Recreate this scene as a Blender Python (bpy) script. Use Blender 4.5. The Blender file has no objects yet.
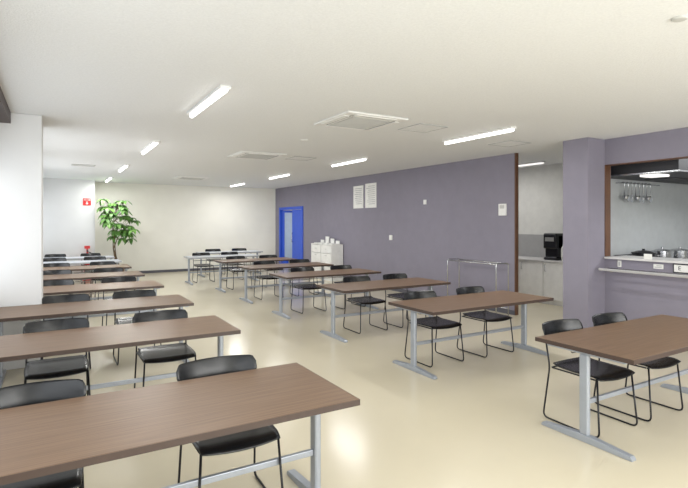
import bpy, bmesh, math, random
from mathutils import Vector, Matrix
random.seed(7)
S=bpy.context.scene
COL=S.collection
S.view_settings.view_transform='Standard'
S.view_settings.look='None'
H=1.62; CE=2.82; XW=6.9; YB=16.6; XL=-0.6; YF=-2.6

# ---------------- materials ----------------
def mat(name,c,rough=.5,metal=0,var=.04,scale=8,bump=0,bscale=200,spec=.5,stretch=None,c2=None,emit=0,coat=0):
    m=bpy.data.materials.new(name); m.use_nodes=True
    n=m.node_tree.nodes; l=m.node_tree.links; b=n['Principled BSDF']
    tc=n.new('ShaderNodeTexCoord'); mp=n.new('ShaderNodeMapping')
    l.new(tc.outputs['Object'],mp.inputs[0])
    if stretch: mp.inputs['Scale'].default_value=stretch
    nz=n.new('ShaderNodeTexNoise'); nz.inputs['Scale'].default_value=scale; nz.inputs['Detail'].default_value=5
    l.new(mp.outputs[0],nz.inputs['Vector'])
    cr=n.new('ShaderNodeValToRGB')
    if c2 is None: c2=[min(1,x*(1+var)) for x in c]; c1=[x*(1-var) for x in c]
    else: c1=c
    cr.color_ramp.elements[0].position=.32; cr.color_ramp.elements[1].position=.68
    cr.color_ramp.elements[0].color=(*c1,1); cr.color_ramp.elements[1].color=(*c2,1)
    l.new(nz.outputs['Fac'],cr.inputs[0]); l.new(cr.outputs[0],b.inputs['Base Color'])
    b.inputs['Roughness'].default_value=rough; b.inputs['Metallic'].default_value=metal
    b.inputs['Specular IOR Level'].default_value=spec
    if coat: b.inputs['Coat Weight'].default_value=coat; b.inputs['Coat Roughness'].default_value=.08
    if emit:
        b.inputs['Emission Color'].default_value=(*c,1); b.inputs['Emission Strength'].default_value=emit
    if bump:
        n2=n.new('ShaderNodeTexNoise'); n2.inputs['Scale'].default_value=bscale; n2.inputs['Detail'].default_value=3
        l.new(tc.outputs['Object'],n2.inputs['Vector'])
        bp=n.new('ShaderNodeBump'); bp.inputs['Strength'].default_value=bump; bp.inputs['Distance'].default_value=.01
        l.new(n2.outputs['Fac'],bp.inputs['Height']); l.new(bp.outputs[0],b.inputs['Normal'])
    return m
M={}
M['floor']=mat('floor_vinyl',(.65,.59,.45),rough=.19,var=.025,scale=1.2,bump=.02,bscale=3,spec=.40)
M['ceil']=mat('ceiling_board',(.80,.81,.81),rough=.9,var=.03,scale=60,bump=.35,bscale=90)
M['wall']=mat('wall_cream',(.88,.865,.79),rough=.85,var=.015,scale=3,bump=.1)
M['pillar']=mat('pillar_white',(.74,.745,.745),rough=.8,var=.015,scale=3,bump=.1)
M['purple']=mat('wall_purple',(.242,.227,.282),rough=.75,var=.03,scale=5,bump=.2,bscale=120)
M['base']=mat('baseboard_grey',(.10,.10,.12),rough=.5)
M['wood']=mat('tabletop_walnut',(.150,.088,.052),c2=(.215,.136,.083),rough=.40,scale=2.5,stretch=(1.2,45,45),spec=.4)
M['edge']=mat('table_edge_dark_brown',(.06,.038,.03),rough=.4)
M['greytop_sheen']=mat('tabletop_white_and_sheen',(.58,.61,.67),rough=.3)  # pale grey tops; also window sheen painted as colour on the far left rows
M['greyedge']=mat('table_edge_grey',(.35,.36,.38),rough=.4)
M['steel']=mat('painted_silver',(.36,.39,.44),rough=.35,metal=.35)
M['hood']=mat('dark_hood_steel',(.035,.035,.04),rough=.5,metal=.3)
M['chrome']=mat('stainless',(.55,.56,.58),rough=.25,metal=.95)
M['black']=mat('black_plastic',(.007,.008,.010),rough=.27,bump=.03,bscale=400)
M['frame']=mat('black_metal',(.012,.012,.014),rough=.3,metal=.3)
M['brownframe']=mat('brown_frame',(.13,.062,.034),rough=.5,stretch=(8,8,1),scale=4,var=.15)
M['darkbrown']=mat('dark_trim',(.045,.025,.02),rough=.5)
M['white']=mat('white_paint',(.82,.82,.80),rough=.45)
M['plasticw']=mat('white_plastic',(.80,.80,.78),rough=.5)
M['vent']=mat('vent_grey',(.55,.55,.53),rough=.6)
M['tube']=mat('lamp_glow',(1,.99,.98),rough=.4,var=0,emit=5)
M['dimlamp']=mat('hood_lamp_glow',(1,.98,.95),rough=.4,var=0,emit=.9)
M['blue']=mat('door_blue',(.02,.09,.62),rough=.4)
M['glass']=mat('frosted_glass',(.42,.52,.68),rough=.2)
M['red']=mat('red_paint',(.65,.02,.02),rough=.4)
M['leaf']=mat('leaf_green',(.05,.16,.03),c2=(.22,.44,.10),rough=.5,scale=7)
M['trunk']=mat('bark',(.16,.11,.06),rough=.9,scale=20,var=.3)
M['pot']=mat('pot_brown',(.10,.06,.04),rough=.6)
M['soil']=mat('soil',(.04,.03,.02),rough=1)
M['tile']=mat('kitchen_panel',(.46,.48,.49),rough=.35)
M['pwall']=mat('pantry_wall',(.66,.66,.63),rough=.8)
M['splash']=mat('backsplash_grey',(.36,.36,.36),rough=.35)
M['dark']=mat('dark_metal',(.03,.03,.035),rough=.4,metal=.4)
M['slot']=mat('slot_grey',(.22,.22,.22),rough=.6)
M['hatchframe']=mat('panel_frame_grey',(.42,.42,.42),rough=.6)
M['ink']=mat('ink',(.03,.03,.04),rough=.8)
M['paperink']=mat('faint_ink',(.45,.45,.47),rough=.9)
M['counter']=mat('counter_laminate',(.66,.65,.65),rough=.35)

# ---------------- mesh helpers ----------------
def box(bm,x0,x1,y0,y1,z0,z1):
    v=[bm.verts.new(p) for p in ((x0,y0,z0),(x1,y0,z0),(x1,y1,z0),(x0,y1,z0),(x0,y0,z1),(x1,y0,z1),(x1,y1,z1),(x0,y1,z1))]
    for f in ((3,2,1,0),(4,5,6,7),(0,1,5,4),(1,2,6,5),(2,3,7,6),(3,0,4,7)): bm.faces.new([v[i] for i in f])
def fillet(pts,r,n=5):
    pts=[Vector(p) for p in pts]; out=[pts[0]]
    for i in range(1,len(pts)-1):
        a,b,c=pts[i-1],pts[i],pts[i+1]
        d1=(a-b); d2=(c-b); rr=min(r,d1.length*.45,d2.length*.45)
        p=b+d1.normalized()*rr; q=b+d2.normalized()*rr
        for k in range(n+1):
            t=k/n; out.append((1-t)**2*p+2*t*(1-t)*b+t*t*q)
    out.append(pts[-1]); return out
def tube(bm,pts,r,seg=8,closed=False,rf=0):
    pts=fillet(pts,rf) if rf else [Vector(p) for p in pts]
    rings=[]; N=len(pts); up=None
    for i,p in enumerate(pts):
        rad=r[i] if isinstance(r,(list,tuple)) else r
        t=(pts[min(i+1,N-1)]-pts[max(i-1,0)]).normalized()
        if up is None:
            up=Vector((0,0,1)) if abs(t.z)<.9 else Vector((0,1,0))
        s=t.cross(up).normalized(); up=s.cross(t).normalized()
        rings.append([bm.verts.new(p+rad*(math.cos(2*math.pi*k/seg)*s+math.sin(2*math.pi*k/seg)*up)) for k in range(seg)])
    for a,b in zip(rings,rings[1:]):
        for k in range(seg): bm.faces.new((a[k],a[(k+1)%seg],b[(k+1)%seg],b[k]))
    bm.faces.new(rings[0][::-1]); bm.faces.new(rings[-1])
def lathe(bm,prof,cx=0,cy=0,seg=20):
    rings=[]
    for r,z in prof: rings.append([bm.verts.new((cx+r*math.cos(2*math.pi*k/seg),cy+r*math.sin(2*math.pi*k/seg),z)) for k in range(seg)])
    for a,b in zip(rings,rings[1:]):
        for k in range(seg): bm.faces.new((a[k],a[(k+1)%seg],b[(k+1)%seg],b[k]))
    bm.faces.new(rings[0][::-1]); bm.faces.new(rings[-1])
def done(bm,name,m,parent=None,bevel=0,smooth=False,loc=None,label=None,cat=None):
    bmesh.ops.recalc_face_normals(bm,faces=bm.faces)
    me=bpy.data.meshes.new(name); bm.to_mesh(me); bm.free()
    me.materials.append(M[m] if isinstance(m,str) else m)
    o=bpy.data.objects.new(name,me); COL.objects.link(o)
    if parent: o.parent=parent
    if loc: o.location=loc
    if smooth:
        for p in me.polygons: p.use_smooth=True
    if bevel:
        b=o.modifiers.new('bevel','BEVEL'); b.width=bevel; b.segments=2; b.limit_method='ANGLE'
    if label: o['label']=label
    if cat: o['category']=cat
    return o
def boxes(name,lst,m,parent=None,**k):
    bm=bmesh.new()
    for b in lst: box(bm,*b)
    return done(bm,name,m,parent,**k)
def tubes(name,lst,r,m,parent=None,rf=0,seg=8,**k):
    bm=bmesh.new()
    for p in lst: tube(bm,p,r,seg=seg,rf=rf)
    return done(bm,name,m,parent,smooth=True,**k)
def empty(name,loc,label,cat,rot=0,group=None):
    e=bpy.data.objects.new(name,None); COL.objects.link(e); e.location=loc; e.rotation_euler=(0,0,rot); e.empty_display_size=.1
    e['label']=label; e['category']=cat
    if group: e['group']=group
    return e
def clone(src,loc,rot=None,label=None):
    def rec(o,par):
        c=o.copy(); COL.objects.link(c)
        if par is not None:
            c.parent=par; c.matrix_parent_inverse=o.matrix_parent_inverse.copy()
        for ch in list(o.children): rec(ch,c)
        return c
    c=rec(src,None); c.location=loc
    if rot is not None: c.rotation_euler=(0,0,rot)
    if label: c['label']=label
    return c
def struct(o): o['kind']='structure'; return o
def text(s,size,loc,rot,m,parent,name='lettering',align='CENTER'):
    cu=bpy.data.curves.new(name,'FONT'); cu.body=s; cu.size=size; cu.align_x=align; cu.align_y='CENTER'; cu.extrude=.0008
    t=bpy.data.objects.new(name,cu); COL.objects.link(t); bpy.context.view_layer.update()
    me=bpy.data.meshes.new_from_object(t.evaluated_get(bpy.context.evaluated_depsgraph_get()))
    bpy.data.objects.remove(t)
    o=bpy.data.objects.new(name,me); COL.objects.link(o); me.materials.clear(); me.materials.append(M[m])
    o.location=loc; o.rotation_euler=rot
    if parent: o.parent=parent
    return o

# ---------------- room shell ----------------
XE=10.2
struct(boxes('floor',[(XL-.3,XE,YF-.2,YB+.2,-.1,0)],'floor'))
struct(boxes('ceiling',[(XL-.3,XE,YF-.2,YB+.2,CE,CE+.1)],'ceil'))
struct(boxes('wall_back',[(XL-.3,8.5,YB,YB+.2,0,CE)],'wall'))
struct(boxes('wall_corner',[(XL,1.0,15.7,YB,0,CE)],'pillar'))
struct(boxes('wall_front',[(XL-.3,XE,YF-.2,YF,0,CE)],'wall'))
D0,D1,DH=14.35,16.15,2.08
P0,P1=4.24,4.64   # pillar
PO=5.86           # pantry opening far edge
OT=2.45           # kitchen opening top
KT=1.09           # kitchen sill
WT=.07
struct(boxes('wall_right',[(XW,XW+WT,PO,D0,0,CE),(XW,XW+WT,D1,YB,0,CE),(XW,XW+WT,D0,D1,DH,CE)],'purple'))
struct(boxes('wall_passage',[(8.3,8.4,13.7,YB,0,CE)],'wall'))
struct(boxes('wall_passage_end',[(XW+WT,8.3,13.6,13.7,0,CE)],'wall'))
struct(boxes('wall_kitchen',[(XW,XW+.12,YF,P0,OT,CE),(XW,XW+.12,YF,P0,0,KT)],'purple'))
struct(boxes('wall_pillar',[(6.5,XW+.15,P0,P1,0,CE)],'purple',bevel=.004))
struct(boxes('wall_column',[(XL,-.12,6.5,7.3,0,CE)],'pillar',bevel=.01))
# left window wall
wl=[(XL-.2,XL,YF,YB,0,.85),(XL-.2,XL,YF,YB,2.45,CE)]
ys=[YF,-.1,3.2,6.5,9.8,13.0,15.8]
for y in ys: wl.append((XL-.2,XL,y,y+.5,.85,2.45))
struct(boxes('wall_left',wl,'pillar'))
for i in range(len(ys)-1):
    a,b=ys[i]+.5,ys[i+1]; mid=(a+b)/2
    w=struct(boxes('window_%d'%(i+1),[(XL-.14,XL-.06,a,b,.85,.9),(XL-.14,XL-.06,a,b,2.4,2.45),(XL-.14,XL-.06,a,a+.05,.9,2.4),(XL-.14,XL-.06,b-.05,b,.9,2.4),(XL-.14,XL-.06,mid-.03,mid+.03,.9,2.4)],'steel'))
struct(boxes('trim_1',[(XL,-.41,YF,6.5,CE-.12,CE)],'darkbrown'))
# kitchen / pantry shell
struct(boxes('wall_partition',[(XW+.15,XE,4.55,4.64,0,CE)],'tile'))
struct(boxes('wall_pantry',[(8.95,9.05,4.64,8.3,0,CE)],'pwall'))
struct(boxes('wall_pantry_end',[(XW+WT,8.95,8.2,8.3,0,CE)],'pwall'))
struct(boxes('wall_kitchen_end',[(XE-.05,XE,YF,4.55,0,CE)],'tile'))
# trims / baseboards
struct(boxes('trim_2',[(XW-.006,XW+WT+.004,PO-.014,PO+.004,0,CE)],'brownframe'))
struct(boxes('trim_3',[(XW-.004,XW+.122,P0-.012,P0+.0,KT,OT)],'brownframe'))
struct(boxes('trim_4',[(XW-.004,XW+.122,YF,P0-.012,OT-.012,OT)],'brownframe'))
struct(boxes('baseboard_right',[(XW-.012,XW,PO,D0-.06,0,.08),(XW-.012,XW,D1+.06,YB,0,.08)],'base'))
struct(boxes('baseboard_back',[(1.0,XW-.012,YB-.012,YB,0,.08)],'base'))
struct(boxes('baseboard_kitchen',[(XW-.012,XW,YF,P0,0,.08),(6.488,6.5,P0,P1,0,.08),(6.488,XW,P0-.012,P0,0,.08)],'base'))
# counter ledge
boxes('counter_ledge',[(XW-.05,XW+.5,YF+.05,P0-.02,KT+.001,KT+.03)],'counter',bevel=.004,label='pale laminate serving counter ledge in the kitchen hatch',cat='counter')

# blue double door : solid near leaf closed, glazed far leaf ajar into the passage
dr=struct(boxes('door_1',[(XW+.02,XW+.06,D0+.05,D0+.85,.01,DH-.05)],'blue',bevel=.004))
d2=struct(boxes('door_2',[(-.02,.02,-.88,0,.01,.3),(-.02,.02,-.88,0,1.95,DH-.05),(-.02,.02,-.88,-.8,.3,1.95),(-.02,.02,-.08,0,.3,1.95)],'blue'))
d2.location=(XW+.06,D1-.06,0); d2.rotation_euler=(0,0,math.radians(40))
boxes('door_glass',[(-.005,.005,-.8,-.08,.3,1.95)],'glass',d2)
struct(boxes('trim_5',[(XW-.03,XW+.1,D0-.06,D0+.04,0,DH+.05),(XW-.03,XW+.1,D1-.04,D1+.06,0,DH+.05),(XW-.03,XW+.1,D0+.04,D1-.04,DH-.04,DH+.05)],'blue',bevel=.003))
tubes('door_handle',[[(XW+.02,D0+.78,.95),(XW-.03,D0+.78,.95),(XW-.03,D0+.78,1.25),(XW+.02,D0+.78,1.25)]],.012,'chrome',dr,rf=.02)

# ---------------- tables ----------------
def make_table(L,Dp,top,edge,label,loc,group,inset=.06):
    e=empty('folding_table',loc,label,'table',group=group)
    boxes('tabletop',[(.003,L-.003,.003,Dp-.003,.672,.70)],top,e,bevel=.003)
    boxes('edge_band',[(0,L,0,.0035,.668,.6985),(0,L,Dp-.0035,Dp,.668,.6985),(0,.0035,.0035,Dp-.0035,.668,.6985),(L-.0035,L,.0035,Dp-.0035,.668,.6985)],edge,e)
    m=Dp/2
    for x in (inset,L-inset):
        boxes('leg',[(x-.021,x+.021,m-.035,m+.035,.05,.645)],'steel',e,bevel=.012)
        bm=bmesh.new() # foot: tapered bar
        prof=[(-.36,.015),(-.345,.03),(-.05,.055),(.05,.055),(.345,.03),(.36,.015)]
        top_=[];bot=[]
        for yy,zz in prof:
            top_.append((bm.verts.new((x-.025,m+yy,zz)),bm.verts.new((x+.025,m+yy,zz))))
            bot.append((bm.verts.new((x-.025,m+yy,.0)),bm.verts.new((x+.025,m+yy,.0))))
        for i in range(len(prof)-1):
            bm.faces.new((top_[i][0],top_[i][1],top_[i+1][1],top_[i+1][0]))
            bm.faces.new((bot[i][1],bot[i][0],bot[i+1][0],bot[i+1][1]))
            bm.faces.new((top_[i][0],top_[i+1][0],bot[i+1][0],bot[i][0]))
            bm.faces.new((top_[i+1][1],top_[i][1],bot[i][1],bot[i+1][1]))
        bm.faces.new((top_[0][1],top_[0][0],bot[0][0],bot[0][1])); bm.faces.new((top_[-1][0],top_[-1][1],bot[-1][1],bot[-1][0]))
        done(bm,'foot','steel',e,bevel=.004)
        boxes('top_bracket',[(x-.02,x+.02,.08,Dp-.08,.645,.6715)],'steel',e,bevel=.004)
    boxes('crossbar',[(inset+.02,L-inset-.02,m-.012,m+.012,.27,.305)],'steel',e,bevel=.004)
    for yy in (-.085,.085): boxes('under_rail',[(inset+.02,L-inset-.02,m+yy-.015,m+yy+.015,.645,.6715)],'steel',e)
    for k in range(2): 
        tubes('shelf_wire',[[(inset+.15,m+.12+.1*k,.665),(inset+.15,m+.12+.1*k,.58),(L-inset-.15,m+.12+.1*k,.58),(L-inset-.15,m+.12+.1*k,.665)]],.004,'chrome',e,rf=.03,seg=6)
    return e
LT=1.90; DT=.78
lblW='walnut-look table with silver T-shaped legs'
L_y=[2.16,4.06,5.69,7.45,9.2,10.9,12.65,14.2]
L_x=1.37-LT
t0=make_table(LT,DT,'wood','edge',lblW,(L_x,L_y[0],0),'meeting tables by the windows')
for i,y in enumerate(L_y[1:6]): clone(t0,(L_x,y,0))
tg=make_table(LT,DT-.08,'greytop_sheen','greyedge','pale-topped table with silver T-shaped legs',(3.0,12.9,0),'pale tables')
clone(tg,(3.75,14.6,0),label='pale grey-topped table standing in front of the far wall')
for y in L_y[6:]: clone(tg,(L_x,y,0))  # far left rows: pale top colour stands for window sheen on walnut
R_x=3.32
R_y=[1.84,3.85,5.65,7.5,9.3,11.1]
for y in R_y:
    c=clone(t0,(R_x,y,0)); c['group']='meeting tables in the middle row'

# ---------------- chairs ----------------
def squircle(u,v,k=.42): return u*math.sqrt(1-k*v*v/2), v*math.sqrt(1-k*u*u/2)
def make_chair(loc):
    e=empty('stacking_chair',loc,'black plastic stacking chair with thin black sled frame','chair',group='black stacking chairs')
    N=14
    bm=bmesh.new(); g=[]
    for i in range(N+1):
        row=[]
        for j in range(N+1):
            u=-1+2*i/N; v=-1+2*j/N; x,y=squircle(u,v,.26)
            z=.448+.008*x*x-.006*(1-y*y)-(.030*max(0,-y-.6)**2/.2)+(.018*max(0,y-.6)**2/.16)
            row.append(bm.verts.new((x*.228,-.02+y*.225,z)))
        g.append(row)
    for i in range(N):
        for j in range(N): bm.faces.new((g[i][j],g[i+1][j],g[i+1][j+1],g[i][j+1]))
    o=done(bm,'seat','black',e,smooth=True)
    s=o.modifiers.new('solid','SOLIDIFY'); s.thickness=.007; s.offset=-1
    bm=bmesh.new(); g=[]
    NB=30; MB=12
    rc=.035; hw=.246; hh=.074
    for i in range(NB+1):
        row=[]
        for j in range(MB+1):
            u=-1+2*i/NB; v=-1+2*j/MB
            x=u*hw; ax=abs(x); lim=hh
            if ax>hw-rc: lim=hh-rc+math.sqrt(max(0,rc*rc-(ax-(hw-rc))**2))
            w=v*lim
            xx=x*(1-.06*(v<0)*(-v))
            z=.695+w; y=.235+(z-.54)*.26-.07*u*u+.052-.006*(1-v*v)
            row.append(bm.verts.new((xx,y,z)))
        g.append(row)
    for i in range(NB):
        for j in range(MB):
            bm.faces.new((g[i][j],g[i+1][j],g[i+1][j+1],g[i][j+1]))
    o=done(bm,'backrest','black',e,smooth=True)
    s=o.modifiers.new('solid','SOLIDIFY'); s.thickness=.005; s.offset=0
    for sx in (-1,1):
        x=.222*sx
        tubes('sled_leg',[[(x*.95,-.20,.43),(x*1.06,-.235,.008),(x*1.06,.27,.008),(x*1.0,.215,.43),(x*.99,.240,.55),(x*.90,.285,.70)]],.0072,'frame',e,rf=.05)
    tubes('seat_frame',[[(-.211,-.19,.428),(.211,-.19,.428),(.222,.20,.428),(-.222,.20,.428),(-.211,-.18,.428)]],.007,'frame',e,rf=.02)
    return e
ch=None
def chair(x,y,r=0):
    global ch
    if ch is None:
        ch=make_chair((x,y,0)); ch.rotation_euler=(0,0,r); return ch
    return clone(ch,(x,y,0),r)
for i,y in enumerate(L_y):
    dp=DT
    chair(.87+random.uniform(-.02,.02),y+dp-.2,random.uniform(-.03,.03))
    chair(({0:-.11,1:.04,2:.13}.get(i,.02))+random.uniform(-.02,.02),y+dp-.2,random.uniform(-.03,.03))
cx={1.84:(3.73,4.38),3.85:(3.84,4.66),5.65:(4.04,4.80),7.5:(4.0,4.85),9.3:(3.95,4.8),11.1:(3.9,4.75)}
for y in R_y:
    for x in cx[y]: chair(x,y+DT-.22+random.uniform(-.02,.03),random.uniform(-.05,.05))
for x,y in ((3.5,13.45),(4.3,13.45),(4.3,15.15),(5.15,15.15)): chair(x,y)

# ---------------- ceiling fixtures ----------------
def make_lamp(loc):
    e=empty('ceiling_lamp',loc,'white linear fluorescent fixture mounted on ceiling','ceiling lamp',group='ceiling tube lamps')
    boxes('lamp_housing',[(-.05,.05,-.63,.63,-.025,0)],'white',e,bevel=.004)
    bm=bmesh.new(); tube(bm,[(0,-.62,-.036),(0,.62,-.036)],.023,12)
    done(bm,'lamp_tube','tube',e,smooth=True)
    return e
lp=None
for x in (1.3,4.98):
    for y in (-1.9,1.4,4.88,8.3,11.75,15.1):
        if lp is None: lp=make_lamp((x,y,CE))
        else: clone(lp,(x,y,CE))
pe=empty('pantry_ceiling_lamp',(8.3,6.75,CE),'dim white linear fixture on the pantry ceiling','ceiling lamp')
boxes('lamp_housing',[(-.05,.05,-.4,.4,-.025,0)],'white',pe,bevel=.004)
tubes('lamp_tube',[[(0,-.39,-.036),(0,.39,-.036)]],.02,'dimlamp',pe,seg=12)
clone(lp,(8.6,1.5,CE))
def make_ac(loc):
    e=empty('ceiling_air_conditioner',loc,'square white ceiling cassette air conditioner','air conditioner',group='ceiling cassettes')
    s=.41
    boxes('panel',[(-s,s,-s,s,-.022,0)],'plasticw',e,bevel=.008)
    boxes('grille',[(-.25,.25,-.25+.05*k,-.25+.05*k+.022,-.029,-.022) for k in range(11)]+[(-.25,-.235,-.25,.27,-.028,-.022),(.235,.25,-.25,.27,-.028,-.022)],'vent',e)
    for a in range(4):
        R=Matrix.Rotation(a*math.pi/2,4,'Z')
        for nm,bx,m in (('louvre',(-.27,.27,.31,.375,-.030,-.021),'white'),('air_slot',(-.29,.29,.29,.305,-.025,-.021),'slot')):
            bm=bmesh.new(); box(bm,*bx)
            for v in bm.verts: v.co=R@v.co
            done(bm,nm,m,e)
    return e
ac=make_ac((3.13,4.94,CE)); clone(ac,(3.13,8.4,CE)); clone(ac,(3.2,13.6,CE))
def make_hatch(loc):
    e=empty('ceiling_access_panel',loc,'square white ceiling access panel with aluminium frame','access panel',group='ceiling access panels')
    s=.225
    boxes('panel',[(-s+.012,s-.012,-s+.012,s-.012,-.004,0)],'ceil',e)
    boxes('panel_frame',[(-s,s,-s,-s+.012,-.008,0),(-s,s,s-.012,s,-.008,0),(-s,-s+.012,-s+.012,s-.012,-.008,0),(s-.012,s,-s+.012,s-.012,-.008,0)],'hatchframe',e)
    return e
h=make_hatch((4.05,4.9,CE)); clone(h,(4.0,8.4,CE)); clone(h,(6.0,5.2,CE))
def disc(name,loc,r,label,cat,m='plasticw'):
    bm=bmesh.new(); lathe(bm,[(r*.5,-.014),(r*.8,-.012),(r,-.004),(r,0)],seg=24)
    return done(bm,name,m,loc=loc,smooth=False,label=label,cat=cat)
disc('smoke_detector',(3.17,1.49,CE),.045,'small round flat ceiling detector','smoke detector','vent')
disc('smoke_detector',(3.16,6.5,CE),.06,'small round white ceiling detector','smoke detector')
boxes('ceiling_vent',[(-.22,.22,-.11,.11,-.02,0)],'vent',loc=(.53,11.7,CE),bevel=.004,label='small grey ceiling vent grille',cat='vent')

# ---------------- plant ----------------
pl=empty('potted_tree',(1.58,15.55,0),'leafy green money tree in a dark pot beside the far wall','plant')
bm=bmesh.new(); lathe(bm,[(.13,0),(.15,.02),(.20,.34),(.21,.36),(.185,.36),(.18,.32)]); done(bm,'pot','pot',pl,smooth=False)
bm=bmesh.new(); lathe(bm,[(.175,.30),(.175,.325)]); done(bm,'soil','soil',pl)
tips=[]
for k in range(3):
    bm=bmesh.new()
    a=k*2.1; base=Vector((.05*math.cos(a),.05*math.sin(a),.31)); mid=Vector((.03*math.cos(a+2)-.10,.03*math.sin(a+2),.85))
    top=Vector((.16*math.cos(a)-.05,.16*math.sin(a)*.7,1.45+.18*k))
    tube(bm,[base,mid,top],[.020,.015,.008],8); tips+= [mid.lerp(top,t) for t in (.2,.4,.6,.8,1)]
    done(bm,'trunk','trunk',pl,smooth=True)
bm=bmesh.new(); stems=bmesh.new()
def leaflet(bm,o,d,L,W):
    d=d.normalized(); s=d.cross(Vector((0,0,1))); 
    if s.length<.1: s=Vector((1,0,0))
    s.normalize(); n=s.cross(d)
    prev=None; K=5
    for i in range(K+1):
        t=i/K; w=W*math.sin(math.pi*min(.98,t*.9+.06))**.7*(1 if t<.99 else .1); c=o+d*L*t-Vector((0,0,1))*L*.75*t*t
        r=[bm.verts.new(c-s*w+n*w*.2),bm.verts.new(c),bm.verts.new(c+s*w+n*w*.2)]
        if prev:
            bm.faces.new((prev[0],prev[1],r[1],r[0])); bm.faces.new((prev[1],prev[2],r[2],r[1]))
        prev=r
clusters=[]
for cc,rad,n in (((-.24,0,2.12),.20,8),((.04,-.05,2.04),.22,7),((-.30,-.05,1.72),.18,6),((.24,-.05,1.70),.22,8),((.0,-.2,1.58),.24,6),((.26,-.1,1.30),.20,7),((-.10,-.1,1.30),.16,4)):
    for k in range(n):
        v=Vector((random.gauss(0,.5),random.gauss(0,.5),random.gauss(0,.5)))*rad
        clusters.append(Vector(cc)+v)
for c in clusters:
    t=min(tips,key=lambda q:(q-c).length+random.random()*.2)
    tube(stems,[t,(t+c)/2+Vector((0,0,.06)),c],.005,5)
    out=(c-Vector((0,0,1.45))); out.z*=.3
    n=6; r0=random.random()*6
    for j in range(n):
        a=j*math.pi*2/n+r0
        d=Vector((math.cos(a),math.sin(a)-.15,random.uniform(-.2,.4)))+out*.4
        leaflet(bm,c,d,random.uniform(.16,.25),.050)
for v in bm.verts: 
    v.co.y=min(v.co.y,.95)
    if v.co.y>.1: v.co.x=max(v.co.x,-.54)
f=done(bm,'foliage','leaf',pl,smooth=True); f['kind']='stuff'
b=done(stems,'branch','trunk',pl,smooth=True); b['kind']='stuff'

# ---------------- wall-mounted things ----------------
def papers(y0,y1,z0,z1,label):
    o=boxes('wall_poster',[(XW-.012,XW-.001,y0,y1,z0,z1)],'white',label=label,cat='poster')
    boxes('print',[(XW-.0135,XW-.012,y0+.06,y1-.06-(random.random()*.1),z1-.08-.05*k,z1-.065-.05*k) for k in range(int((z1-z0-.12)/.05))],'paperink',o)
    return o
papers(10.72,11.2,1.98,2.57,'white printed notice sheet on purple wall')
papers(10.12,10.62,1.98,2.60,'white printed notice sheet on purple wall')
def device(name,y,z,w,h,label,cat,d=.03):
    return boxes(name,[(XW-d,XW-.0005,y-w/2,y+w/2,z-h/2,z+h/2)],'white',bevel=.005,label=label,cat=cat)
device('wall_sensor',8.25,2.05,.08,.1,'small white device on purple wall','sensor')
device('thermostat',9.5,1.25,.1,.12,'small white controller on purple wall','thermostat')
d=device('intercom',6.12,1.84,.17,.21,'white wall intercom panel beside the pantry opening','intercom')
boxes('screen',[(XW-.033,XW-.03,6.07,6.17,1.86,1.92)],'vent',d)
# fire sign on corner block
fs=boxes('fire_sign',[(.70,.90,15.685,15.699,2.09,2.29)],'red',label='red fire extinguisher sign with white lettering on white wall',cat='sign')
text('消火器',.06,(.80,15.683,2.245),(math.pi/2,0,0),'white',fs)
bm=bmesh.new()
vs=[bm.verts.new(q) for q in ((.787,15.684,2.2),(.813,15.684,2.2),(.813,15.684,2.155),(.84,15.684,2.155),(.80,15.684,2.105),(.76,15.684,2.155),(.787,15.684,2.155))]
bm.faces.new(vs)
done(bm,'arrow','white',fs)
fe=empty('fire_extinguisher',(.80,15.5,0),'red fire extinguisher on red stand beside white wall','fire extinguisher')
boxes('stand',[(-.12,.12,-.12,.12,0,.03),(-.02,.02,.10,.12,.03,.87),(-.07,.07,.10,.12,.87,.95)],'red',fe)
bm=bmesh.new(); lathe(bm,[(.075,.03),(.08,.06),(.08,.62),(.06,.7),(.025,.74),(.025,.78)]); done(bm,'cylinder_body','red',fe,smooth=True)
boxes('handle',[(-.02,.02,-.09,.03,.79,.805),(-.02,.02,-.09,.03,.83,.845),(-.015,.015,-.015,.015,.775,.84)],'dark',fe)
tubes('hose',[[(0,0,.79),(.09,0,.76),(.1,0,.3)]],.01,'black',fe,rf=.05)

# white storage cabinet by purple wall
CY=12.35
cb=empty('storage_cabinet',(6.52,CY,0),'low white storage cabinet with doors against purple wall','cabinet')
w_=.62
boxes('body',[(.34,.36,-w_,w_,0,1.0),(0,.34,-w_,-w_+.02,0,1.0),(0,.34,w_-.02,w_,0,1.0),(0,.34,-.01,.01,0,1.0),(0,.34,-w_+.02,w_-.02,0,.06),(0,.34,-w_+.02,w_-.02,.98,1.0)],'white',cb)
for a,b in ((-w_+.02,-.01),(.01,w_-.02)):
    boxes('door',[(-.012,.0,a,b,.06,.74)],'white',cb,bevel=.003)
    boxes('drawer',[(-.012,.0,a,b,.75,.97)],'white',cb,bevel=.003)
    for z in (.68,.86): boxes('knob',[(-.03,-.012,(a+b)/2-.04,(a+b)/2+.04,z,z+.012)],'vent',cb)
for k in range(4):
    y=-.58+.3*k
    boxes('document_tray',[(6.56,6.8,CY+y,CY+y+.2,1.001,1.02),(6.78,6.8,CY+y,CY+y+.2,1.02,1.1+.05*(k%3))],'white' if k%2 else 'plasticw',label='small white document stand on storage cabinet',cat='document stand')

# stainless rack
rk=empty('towel_rack',(6.6,6.5,0),'stainless tubular rack standing against purple wall','rack')
for y in (-.60,.60):
    tubes('side_frame',[[(-.12,y,.0),(-.12,y,.91),(.18,y,.91),(.18,y,.0)]],.011,'chrome',rk,rf=.04)
for x,z in ((-.12,.895),(.18,.895),(.18,.12)):
    tubes('rail',[[(x,-.60,z),(x,.60,z)]],.010,'chrome',rk)

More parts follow.
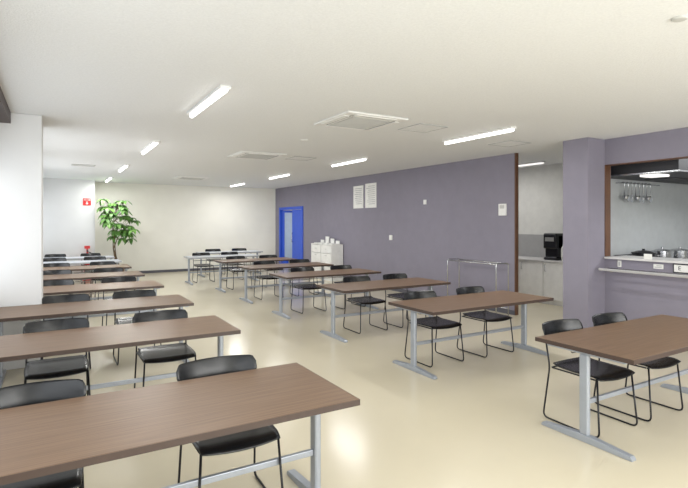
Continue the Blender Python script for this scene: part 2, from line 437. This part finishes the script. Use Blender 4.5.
# hatch rail : pale tray shelf made of tubes on brackets
hr=empty('counter_rail',(6.62,1.0,.955),'pale tray rail on brackets below the kitchen hatch','rail')
for x in (0,.11,.20): tubes('rail',[[(x,-3.2,0),(x,3.15,0)]],.019 if x==0 else .012,'counter' if x==0 else 'chrome',hr,seg=12)
for k in range(6):
    y=-3.0+1.2*k
    tubes('bracket',[[(0,y,-.018),(.15,y,-.03),(.277,y,-.03)]],.010,'chrome',hr)

# counter signs
def card(name,y,w,z0,hh,label,txt=None,frame=None,x=XW-.013):
    o=boxes(name,[(x,x+.0125,y-w/2,y+w/2,z0,z0+hh)],frame or 'white',label=label,cat='sign')
    if frame: boxes('face',[(x-.002,x,y-w/2+.014,y+w/2-.014,z0+.014,z0+hh-.014)],'white',o)
    if txt: text(txt,hh*.6,(x-.004,y+w*.3,z0+hh/2),(math.pi/2,0,-math.pi/2),'ink',o)
    return o
card('counter_sign',3.12,.40,.965,.12,'white notice with black border on the counter front','E','ink')
t=card('counter_tag',4.02,.05,.985,.09,'small white tag on the counter front')
boxes('print',[(XW-.0145,XW-.013,4.008,4.032,1.0,1.055)],'paperink',t)
t=card('counter_tag',3.5,.12,1.0,.06,'small white paper label on the counter front')
boxes('print',[(XW-.0145,XW-.013,3.455,3.545,1.015,1.025),(XW-.0145,XW-.013,3.455,3.52,1.035,1.045)],'paperink',t)
card('counter_card',3.62,.10,KT+.031,.07,'small white card sign on the serving counter',x=XW-.04)

# ---------------- kitchen ----------------
kc=empty('kitchen_range',(7.6,3.95,0),'stainless gas range counter against kitchen wall','stove')
boxes('body',[(0,2.5,0,.58,0,.86)],'chrome',kc,bevel=.005)
boxes('backsplash',[(0,2.5,.56,.58,.86,1.1)],'chrome',kc)
for k in range(3):
    bm=bmesh.new()
    for a in range(4):
        R=Matrix.Rotation(a*math.pi/2,4,'Z'); n0=len(bm.verts); box(bm,.0,.16,-.008,.008,.86,.89); bm.verts.ensure_lookup_table()
        for v in bm.verts[n0:]: v.co=R@v.co+Vector((.3+.55*k,.28,0))
    done(bm,'burner_grate','dark',kc)
for k,(x,y,r,hh,m) in enumerate(((7.9,4.23,.16,.25,'dark'),(8.45,4.23,.15,.26,'chrome'),(9.0,4.23,.17,.25,'chrome'))):
    p=empty('stock_pot',(x,y,.89),'%s cooking pot on the range'%('dark' if m=='dark' else 'stainless'),'pot')
    bm=bmesh.new(); lathe(bm,[(r*.96,0),(r,.02),(r,hh),(r+.012,hh),(r+.012,hh+.008),(r-.01,hh+.008)],seg=24); done(bm,'pot_body',m,p,smooth=False)
    bm=bmesh.new(); lathe(bm,[(r-.005,hh+.009),(r*.6,hh+.03),(.02,hh+.04),(.02,hh+.065)],seg=24); done(bm,'pot_lid',m,p,smooth=False)
    for s in (-1,1): tubes('pot_handle',[[(s*r,-.04,hh*.75),(s*(r+.05),-.04,hh*.75),(s*(r+.05),.04,hh*.75),(s*r,.04,hh*.75)]],.007,m,p,rf=.02)
# steel equipment standing behind the hatch on a worktable
wt=empty('steel_worktable',(7.6,2.0,0),'stainless kitchen worktable behind the serving hatch','table')
boxes('worktop',[(0,.7,-.9,1.2,.83,.86)],'chrome',wt,bevel=.004)
for x in (.04,.66):
    for y in (-.86,1.16): boxes('leg',[(x-.02,x+.02,y-.02,y+.02,0,.83)],'chrome',wt)
boxes('shelf',[(.02,.68,-.88,1.18,.3,.32)],'chrome',wt)
ws=empty('food_warmer',(7.75,2.75,.861),'boxy stainless food warmer on the kitchen worktable','food warmer')
boxes('body',[(0,.4,-.3,.3,0,.30)],'chrome',ws,bevel=.01)
boxes('lid',[(-.01,.41,-.31,.31,.30,.325)],'hood',ws,bevel=.006)
tubes('lid_handle',[[(.15,-.08,.325),(.15,-.08,.36),(.15,.08,.36),(.15,.08,.325)]],.008,'chrome',ws,rf=.02)
hd=empty('range_hood',(7.2,3.4,2.30),'large dark metal kitchen range hood with small lamp','range hood')
bm=bmesh.new()
A=[(0,0,.0),(2.85,0,.0),(2.85,1.12,0),(0,1.12,0)]; Bv=[(0,0,.3),(2.85,0,.3),(2.85,1.12,.3),(0,1.12,.3)]; C=[(.05,.05,.5),(2.8,.05,.5),(2.8,1.12,.5),(.05,1.12,.5)]
rr=[[bm.verts.new(p) for p in q] for q in (A,Bv,C)]
for a,b in zip(rr,rr[1:]):
    for k in range(4): bm.faces.new((a[k],a[(k+1)%4],b[(k+1)%4],b[k]))
bm.faces.new(rr[0][::-1]); bm.faces.new(rr[-1])
done(bm,'hood_body','hood',hd)
boxes('hood_rim',[(-.01,2.85,-.012,0,.0,.02),(-.012,0,0,1.12,0,.02)],'chrome',hd)
boxes('hood_lamp',[(.08,.38,.3,.55,-.03,-.002)],'dimlamp',hd)
for k in range(4): boxes('hood_filter',[(.95+.3*k,1.22+.3*k,.5,.95,-.01,-.001)],'hood',hd)
RZ=2.24
ur=empty('utensil_rail',(7.7,4.5,RZ),'stainless wall rail for hanging kitchen utensils','rail')
tubes('rail',[[(0,.048,0),(0,0,0),(1.2,0,0),(1.2,.048,0)]],.008,'chrome',ur,rf=.01)
def utensil(x,kind):
    nm='ladle' if kind==0 else ('skimmer' if kind==1 else 'spatula')
    e=empty(nm,(x,4.47,RZ),'stainless %s hanging from the kitchen wall rail'%nm,'utensil',group='hanging kitchen utensils')
    tubes('handle',[[(0,.03,.012),(0,.0,.014),(0,-.012,0),(0,-.005,-.20)]],.006,'chrome',e,rf=.01)
    bm=bmesh.new()
    if kind==0: lathe(bm,[(.045,-.20),(.05,-.22),(.04,-.255),(.015,-.27)],0,-.03,14)
    elif kind==1: 
        lathe(bm,[(.05,-.006),(.055,0)],0,0,16)
        for v in bm.verts: v.co=Vector((v.co.x,v.co.z-.01,-.245+v.co.y))
    else: box(bm,-.035,.035,-.012,-.006,-.30,-.19)
    done(bm,'head','chrome',e)
for k in range(8): utensil(7.78+.108*k,k%3)
# ---------------- pantry ----------------
pc=empty('base_cabinet',(8.35,5.9,0),'white pantry base cabinet with drawers and doors','cabinet')
boxes('body',[(.02,.59,-1.2,2.2,.08,.84),(.06,.59,-1.2,2.2,0,.08)],'white',pc)
for k in range(6):
    y=-1.19+.565*k
    d=boxes('door',[(0,.02,y+.005,y+.555,.1,.83)],'white',pc,bevel=.003)
    tubes('handle',[[(0,y+.5,.65),(-.03,y+.5,.65),(-.03,y+.5,.79),(0,y+.5,.79)]],.006,'chrome',d,rf=.01)
boxes('pantry_worktop',[(8.32,8.94,4.68,8.15,.841,.865)],'counter',bevel=.004,label='pale worktop on the pantry base cabinet',cat='worktop')
boxes('splashback',[(8.935,8.949,4.68,8.15,.866,1.35)],'splash',label='grey tiled splashback behind pantry worktop',cat='splashback')
cm=empty('drink_dispenser',(8.45,6.33,.866),'tall black drink dispenser machine on pantry worktop','drink dispenser')
boxes('body',[(0,.3,-.15,.15,0,.05),(.06,.3,-.15,.15,.05,.50),(0,.3,-.15,.15,.22,.53)],'black',cm,bevel=.025)
boxes('control_panel',[(-.004,0,-.10,.10,.37,.45)],'slot',cm)
boxes('drip_tray',[(.005,.055,-.12,.12,.051,.06)],'chrome',cm)
jar=empty('water_jug',(8.5,6.0,.866),'pale plastic water jug on pantry worktop','jug')
bm=bmesh.new(); lathe(bm,[(.07,0),(.08,.02),(.08,.25),(.055,.3),(.055,.33)]); done(bm,'jug_body','plasticw',jar,smooth=True)
tubes('jug_handle',[[(-.075,0,.07),(-.13,0,.07),(-.13,0,.24),(-.075,0,.24)]],.01,'plasticw',jar,rf=.03)

# ---------------- lights ----------------
def area(loc,rot,sx,sy,e,c=(1,1,1),name='light'):
    l=bpy.data.lights.new(name,'AREA'); l.shape='RECTANGLE'; l.size=sx; l.size_y=sy; l.energy=e; l.color=c
    o=bpy.data.objects.new(name,l); COL.objects.link(o); o.location=loc; o.rotation_euler=rot; return o
for i in range(len(ys)-1):
    a,b=ys[i]+.5,ys[i+1]
    area((XL-.02,(a+b)/2,1.55),(0,-math.pi/2,0),1.3,b-a-.1,(36,22,14,32,30,7)[i],(.96,.985,1),'window_daylight')
area((3.5,YF+.1,1.5),(math.pi/2,0,0),5.5,2.0,215,(.98,.99,1),'rear_fill_light')  # added fill light behind the camera; this wall has no window
for x in (1.3,4.98):
    for y in (-1.9,1.4,4.88,8.3,11.75,15.1):
        e=20 if x<2 else 26
        if y==1.4: e=12 if x<2 else 9
        if y>8: e=30
        if y==8.3 and x>2: e=20
        area((x,y,CE-.075),(0,0,0),.16,1.25,e,(1,.995,.98),'tube_light')
area((8.5,2.6,2.7),(0,0,0),.8,.8,48,(.98,.99,1),'kitchen_light')
area((7.6,7.3,2.75),(0,0,0),.9,.9,24,(1,.985,.95),'pantry_light')
area((7.6,15.2,2.75),(0,0,0),.3,1.1,15,(1,.99,.96),'passage_light')
w=bpy.data.worlds.new('world'); S.world=w; w.use_nodes=True
w.node_tree.nodes['Background'].inputs[0].default_value=(.85,.92,1,1); w.node_tree.nodes['Background'].inputs[1].default_value=1.0
# ---------------- camera ----------------
cd=bpy.data.cameras.new('camera'); cam=bpy.data.objects.new('camera',cd); COL.objects.link(cam)
cam.location=(0,0,H); cam.rotation_euler=(math.pi/2,0,-math.radians(30.5))
cd.sensor_width=36; cd.lens=36*492/688; cd.shift_y=-22/688; cd.clip_start=.05
S.camera=cam
